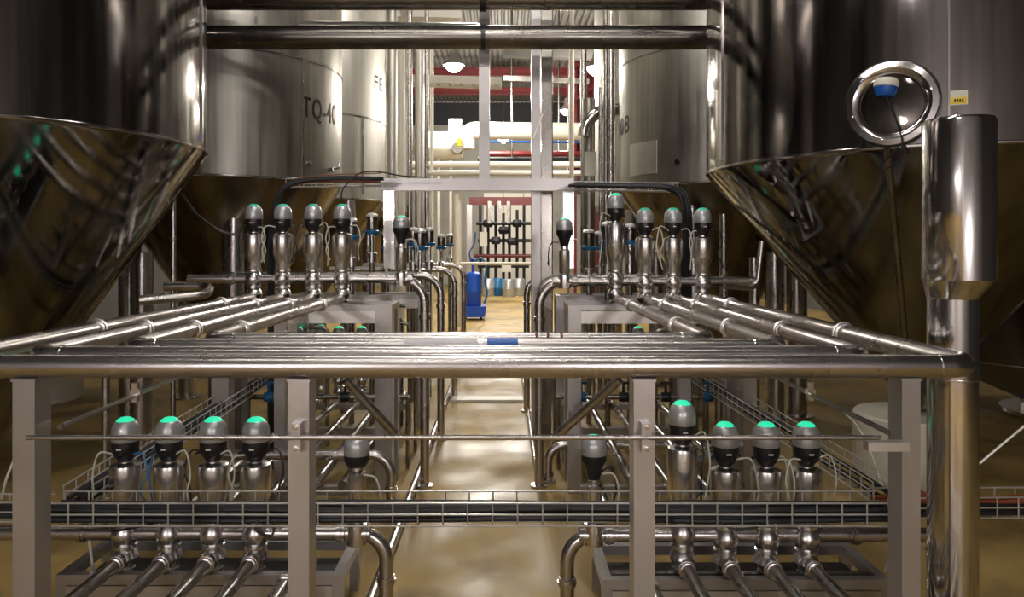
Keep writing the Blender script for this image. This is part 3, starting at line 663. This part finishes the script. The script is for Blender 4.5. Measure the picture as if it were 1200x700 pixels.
# loose hoses / wires
loose = [('dark sagging hose under the tank lettered TQ-40', [P(213,228,6.6),P(235,255,6.5),P(262,272,6.5),P(284,276,6.5)], .012, 'pipe_dark'),
 ('thin black wire rising from the raised left valves over the tray', [P(400,236,6.0),P(402,222,6.0),P(418,205,6.1),P(440,201,6.1),P(470,206,6.4),P(500,208,6.6)], .006, 'cable'),
 ('thin orange wire along the high left tray', [P(345,210,6.5),P(375,206,6.5),P(410,204,6.5),P(447,203,6.5)], .005, 'orange'),
 ('black cable draped from front tray near the low left valves', [P(122,612,3.44),P(132,622,3.44),P(150,620,3.5),P(170,616,3.5),P(186,611,3.44)], .006, 'cable'),
 ('black cable draped under the front tray beside the left square post', [P(303,610,3.44),P(300,622,3.42),P(318,628,3.42),P(322,612,3.44)], .006, 'cable'),
 ('black cable draped beneath the front tray at the low right valves', [P(738,628,3.44),P(760,614,3.42),P(790,610,3.44)], .007, 'cable'),
 ('black cable looped beneath the front tray between the right valves', [P(845,612,3.44),P(860,621,3.42),P(885,618,3.42),P(905,611,3.44)], .006, 'cable'),
 ('pale hose curving down from the right tray to the low right valves', [P(985,480,4.9),P(1005,500,4.7),P(1022,535,4.5),P(1035,575,4.3)], .006, 'hose'),
 ('white hose hanging left of the left front post', [P(2,585,3.6),P(8,560,3.6),P(22,530,3.7),P(40,520,3.8)], .006, 'hose'),
 ('thin grey rod slanting across the right edge', [P(1146,545,3.6),P(1200,500,3.6),P(1260,450,3.6)], .006, 'wire'),
 ('orange wire dropping from the right tray to the floor', [P(1075,572,3.6),P(1090,582,3.6),P(1120,590,3.7),P(1170,588,3.75),P(1215,590,3.8)], .006, 'orange'),
 ('orange wire hanging beside the polished column foot', [P(1088,620,3.5),P(1093,632,3.5),P(1084,645,3.5)], .006, 'orange')]
for (lb, pts, r, m) in loose: tag(MB().tube(spline(pts,7), r, 7).build('loose_hose' if m == 'hose' else 'loose_cable' if m in ('cable','orange') else 'hanging_rod', m), lb, 'cable' if m in ('cable','orange') else 'hose' if m == 'hose' else 'rod')

# ================================================================ PORTAL, OVERHEAD PIPES, COLUMN
t = thing('portal_frame', 'pale steel portal frame hanging over the aisle', 'frame', (-.24, 7.1, 1.70))
MB().box(-1.16, .66, 7.05, 7.15, 2.44, 2.555).build('top_beam', 'square', t)
for x in (-1.09, .62): MB().box(x-.05, x+.05, 7.06, 7.14, 1.70, 2.44).build('upright', 'portal', t)
tag(MB().box(-.24, -.135, 7.26, 7.34, 2.50, ZC-.06).box(-.24,-.135,7.15,7.34,2.50,2.555).build('hanger_post','square'), 'long square hanger post above the portal frame', 'post')
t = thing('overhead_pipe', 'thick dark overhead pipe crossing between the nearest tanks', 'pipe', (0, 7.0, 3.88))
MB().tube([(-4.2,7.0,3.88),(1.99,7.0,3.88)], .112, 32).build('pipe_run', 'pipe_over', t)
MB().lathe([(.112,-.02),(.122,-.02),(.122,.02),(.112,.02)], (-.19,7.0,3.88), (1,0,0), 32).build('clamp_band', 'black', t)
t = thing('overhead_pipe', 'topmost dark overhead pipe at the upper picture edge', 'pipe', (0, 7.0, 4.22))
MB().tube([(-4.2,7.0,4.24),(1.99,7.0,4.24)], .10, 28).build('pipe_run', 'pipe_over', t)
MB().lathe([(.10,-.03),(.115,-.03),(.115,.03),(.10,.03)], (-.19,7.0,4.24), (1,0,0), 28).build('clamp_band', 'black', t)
tag(MB().tube([(-2.4,7.9,4.22),(-.3,7.9,4.20),(.1,7.9,4.12)], [.09,.09,.03], 16).build('duct','tray'), 'tapered pale duct between the two overhead pipes', 'pipe')
t = thing('square_column', 'tall double-channel steel column on the right aisle edge', 'column', (.385, 7.6, 0))
MB().box(.285, .375, 7.5, 7.7, 0, ZC-.06).build('channel', 'square', t); MB().box(.385, .49, 7.52, 7.7, 0, ZC-.06).build('channel', 'pipe_dark', t)
MB().box(.36, .40, 7.495, 7.7, 1.20, 1.26).build('label_plate', 'black', t)
MB().obox((.30,7.49,3.0),(.40,7.49,3.25), .03, .012).build('gusset', 'tray', t)
# vertical pipes left of aisle, between tanks
for k, (px, Y, r, m, lb) in enumerate(((459,12.5,.10,'clad_lit','pale upright pipe against the lettered FE tank'), (470,13,.07,'white','white upright pipe beside the bright far tank'), (480,12.2,.05,'pipe','steel upright pipe at left before the far bright tank'),
        (492,13.5,.09,'clad_lit','outer pale upright pipe at the left aisle edge'), (506,16,.04,'white','thin pale upright pipe near the left lamp'), (536,18,.10,'white','pale upright post left of the far doorway'), (500,10.5,.03,'pipe','slim steel upright above the left blue ringed valves'))):
    tag(MB().tube([((px-VX)*Y/F,Y,0),((px-VX)*Y/F,Y,7.5 if k not in (5,) else 3.2)], r, 16).build('upright_pipe', m), lb, 'pipe')
for k, (px, Y, r, m, zt, lb) in enumerate(((684,11.5,.05,'pipe',5,'dark upright pipe before the red column'), (690,10.5,.09,'clad',4.0,'thick satin upright beneath the right lamp'), (704,10.2,.03,'pipe',4.1,'steel upright pipe right of the hanging sheet'),
        (710,9.9,.035,'pipe_dark',7,'dark slim upright next to the tank numbered 08'), (716,10.0,.06,'pipe',7,'steel upright pipe touching the tank numbered 08 outline'), (670,14,.045,'white',6.5,'thin white pipe rising in front of the red column'), (645,9.0,.03,'pipe_dark',6,'slim dark pipe right of the double-channel column'))):
    tag(MB().tube([((px-VX)*Y/F,Y,0),((px-VX)*Y/F,Y,zt)], r, 16).build('upright_pipe', m), lb, 'pipe')
tag(MB().tube(fillet([P(727,128,10.3),P(700,130,10.3),P(686,146,10.3),P(684,160,10.3)],.15), .085, 16).build('bent_pipe','polish'), 'bent steel pipe end near the tank numbered 08', 'pipe')
tag(MB().box(*sorted((P(685,0,10.4)[0],P(699,0,10.4)[0])),10.395,10.41,P(0,206,10.4)[2],P(0,178,10.4)[2]).build('hanging_sheet','white'), 'small white sheet hanging on the right uprights', 'sheet')
# cable ladder and beams
t = thing('cable_ladder', 'pale horizontal cable ladder crossing left of the aisle below the lamp', 'cable tray', P(478,95,14))
a = P(478,92,14); c = P(588,95,14)
MB().obox(a, c, .06, .14).build('side_rail', 'white', t); MB().obox((a[0],a[1]+.4,a[2]), (c[0],c[1]+.4,c[2]), .06, .14).build('side_rail', 'white', t)
b = MB()
for k in range(8):
    x = a[0]+(c[0]-a[0])*(k+.5)/8; MB().box(x-.03,x+.03,a[1],a[1]+.4,a[2]-.05,a[2]-.01).build('rung','white',t)
tag(MB().obox(P(449,101,13.7),P(480,101,13.7),.2,.16).build('ladder_bracket','white'), 'short pale bracket box on the left upright pipes', 'bracket')
tag(MB().obox(P(590,92,15),P(690,96,15),.1,.1).build('cross_beam','pipe_dark'), 'dark cross beam right of the double-channel column under the lamp', 'beam')
tag(MB().obox(P(590,60,16),P(722,64,16),.2,.25).build('cross_beam','roof'), 'pale high cross beam behind the overhead pipes', 'beam')
tag(MB().obox(P(396,14,12.6),P(540,18,12.6),.3,.18).build('cross_beam','white'), 'bright pale beam above the far left tanks', 'beam')

# ================================================================ FAR BACKGROUND
t = thing('white_main_pipe', 'big white insulated pipe crossing the far hall behind the aisle', 'pipe', P(545,155,20))
MB().tube(fillet([P(546,175,20.0),P(546,153,20.0),P(760,155,20)],.4), .235, 20).build('pipe_run','white', t)
MB().tube([P(573,166,19.7),P(700,167,19.7)], .03, 8).build('blue_line','tapeb', t)
t = thing('horizontal_vessel', 'cream horizontal vessel left of the white main pipe', 'tank', P(515,172,19))
MB().lathe([(0,-.65),(.2,-.62),(.33,-.5),(.36,-.4),(.36,.5),(.3,.6),(0,.66)], P(514,171,19), (1,0,0), 24).build('shell','white', t)
MB().box(P(526,0,19)[0],P(541,0,19)[0],18.9,19.1,P(0,158,19)[2],P(0,140,19)[2]).build('control_box','white', t)
for k in range(3): MB().tube([P(500+k*14,178,19),(P(500+k*14,0,19)[0],19,0)], .04, 8).build('leg','white', t)
t = thing('pump_fitting', 'small rusty valve fitting beside the cream vessel', 'valve', P(536,176,18.4))
MB().lathe([(0,-.15),(.14,-.15),(.16,0),(.14,.15),(0,.15)], P(536,174,18.75), (0,-1,0), 14).build('flange','pipe_dark', t)
MB().lathe([(0,-.1),(.05,-.1),(.07,0),(.05,.1),(0,.1)], P(538,167,18.6), (0,0,1), 10).build('handwheel','yellow', t)
for k, (y0, px0, px1, Y, r, m, lb) in enumerate(((181,573,690,22,.10,'red','maroon horizontal pipe under the white main pipe'), (193,480,700,17,.07,'white','cream horizontal pipe above the portal'), (203,480,690,16,.06,'white','lowest cream horizontal pipe just above the portal'), (188,560,690,21,.1,'navy','dark horizontal pipe below the maroon one'))):
    tag(MB().tube([P(px0,y0,Y),P(px1,y0,Y)], r, 12).build('horizontal_pipe', m), lb, 'pipe')
for (lb, px, py, Y, r) in (('white main pipe', 600, 150, 20.0, .03), ('cable ladder', 500, 93, 14.0, .02), ('maroon pipe', 655, 178, 22.1, .03), ('upper cream pipe', 668, 190, 17, .03), ('dark far pipe', 600, 184, 21, .03)):
    a_ = P(px, py, Y); tag(MB().tube([a_, (a_[0], a_[1], ZC-.05)], r, 8).build('hanger_rod', 'pipe_dark'), 'thin hanger rod holding the %s from the roof' % lb, 'rod')
# doorway area
t = thing('process_skid', 'dark pipe skid of black uprights seen through the portal at the far end', 'machine', (0, 30, 0))
for k, (px, y0, y1) in enumerate(((563,232,318),(572,240,318),(581,236,318),(590,250,318),(597,232,300),(606,246,318),(614,240,318))):
    MB().tube([P(px,y0,30),(P(px,0,30)[0],30,0.0)], .06, 8).build('black_upright','navy', t)
for (y, a, b_) in ((262,558,622),(282,560,640),(300,556,622),(312,560,620)): MB().tube([P(a,y,29.9),P(b_,y,29.9)], .07, 8).build('cross_pipe','navy' if y != 300 else 'red', t)
for (px, py) in ((572,262),(590,270),(606,262),(600,283),(581,282)): MB().lathe([(0,-.15),(.16,-.15),(.22,0),(.16,.15),(0,.15)], P(px,py,29.8), (0,0,1), 10).build('valve_knob','navy', t)
xa, xb = P(550,0,28)[0], P(641,0,28)[0]
t = thing('doorway_frame', 'dark red beam on two posts framing the far doorway', 'frame', ((xa+xb)/2, 28.1, 0))
MB().box(xa,xb,28,28.2,P(0,240,28)[2],P(0,231,28)[2]).build('lintel_beam','red', t)
for x in (xa, xb): MB().box(x-.1,x+.1,28,28.2,0,P(0,240,28)[2]).build('post','square', t)
for k, px in enumerate((573,585,596)):
    tag(MB().box(P(px-2,0,27)[0],P(px+2,0,27)[0],27.9,28.0,P(0,262,28)[2],P(0,236,28)[2]).build('hanging_strip','pipe_dark'), 'short grey hanging strip under the far red beam, %s of three' % ['left','middle','right'][k], 'strip')
tag(MB().box(P(562,0,19)[0],P(571,0,19)[0],18.98,19,P(0,289,19)[2],P(0,272,19)[2]).build('paper_notice','white'), 'white paper notice hanging left of the far pipe skid', 'notice')
tag(MB().box(P(588,0,29.7)[0],P(599,0,29.7)[0],29.8,29.84,P(0,319,29.7)[2],P(0,311,29.7)[2]).build('paper_notice','white'), 'small white notice low on the far pipe skid', 'notice')
tag(MB().tube([P(540,309,17),P(625,309,17)], .035, 8).tube([P(541,309,17),(P(541,0,17)[0],17,0)], .03, 8).tube([P(624,309,17),(P(624,0,17)[0],17,0)], .03, 8).build('barrier_rail','white'), 'thin pale barrier rail across the aisle at the far doorway', 'rail')
for k, (px, Y) in enumerate(((572,29),(583,29.3),(596,28.6),(608,29.2))):
    x = (px-VX)*Y/F; tt = thing('plastic_drum', 'grey-blue far drum at the foot of the pipe skid, %s from the left' % ORD[k], 'drum', (x,Y,0), 'far drums by the pipe skid')
    MB().lathe([(0,0),(.24,0),(.25,.05),(.25,.3),(.255,.31),(.25,.32),(.25,.62),(.2,.68),(0,.69)], (x,Y,0), seg=14).build('barrel','head' if k != 1 else 'blue_ring', tt)
# blue drum on its base
Y = 19.6; bx = (555-VX)*Y/F
t = thing('blue_drum_trolley', 'bright blue drum on a blue wheeled base standing in the aisle', 'drum', (bx, Y, 0))
MB().lathe([(0,.36),(.19,.36),(.205,.40),(.205,.72),(.212,.74),(.205,.76),(.205,1.10),(.19,1.2),(.12,1.25),(0,1.25)], (bx,Y,0), seg=24).build('drum','blue', t)
b = MB(); b.v = [(bx+sx*wx,Y+sy*.3,z) for (z,wx) in ((.08,.30),(.36,.34)) for sx,sy in ((-1,-1),(1,-1),(1,1),(-1,1))]; b.f = [(3,2,1,0),(4,5,6,7),(0,1,5,4),(1,2,6,5),(2,3,7,6),(3,0,4,7)]
b.build('base','blue', t)
for sx in (-1,1): MB().lathe([(0,-.03),(.08,-.03),(.08,.03),(0,.03)], (bx+sx*.2,Y-.2,.08), (1,0,0), 12).build('wheel','black', t)
MB().lathe([(0,0),(.035,0),(.035,.3),(.05,.31),(.05,.36),(0,.37)], (bx-.02,Y,1.24), seg=10).build('pump_head','blue', t)
MB().tube(spline([(bx,Y-.05,1.5),(bx+.2,Y-.1,1.62),(bx+.33,Y-.1,1.4),(bx+.3,Y-.1,1.0),(bx+.36,Y-.1,.7),(bx+.28,Y-.1,.42)]), .028, 8).build('hose','hose_blue', t)
MB().tube(spline([(bx-.05,Y-.05,1.45),(bx-.1,Y-.12,1.75),(bx+.02,Y-.1,2.0),(bx+.05,Y-.1,2.3)]), .02, 8).build('hose','hose_blue', t)
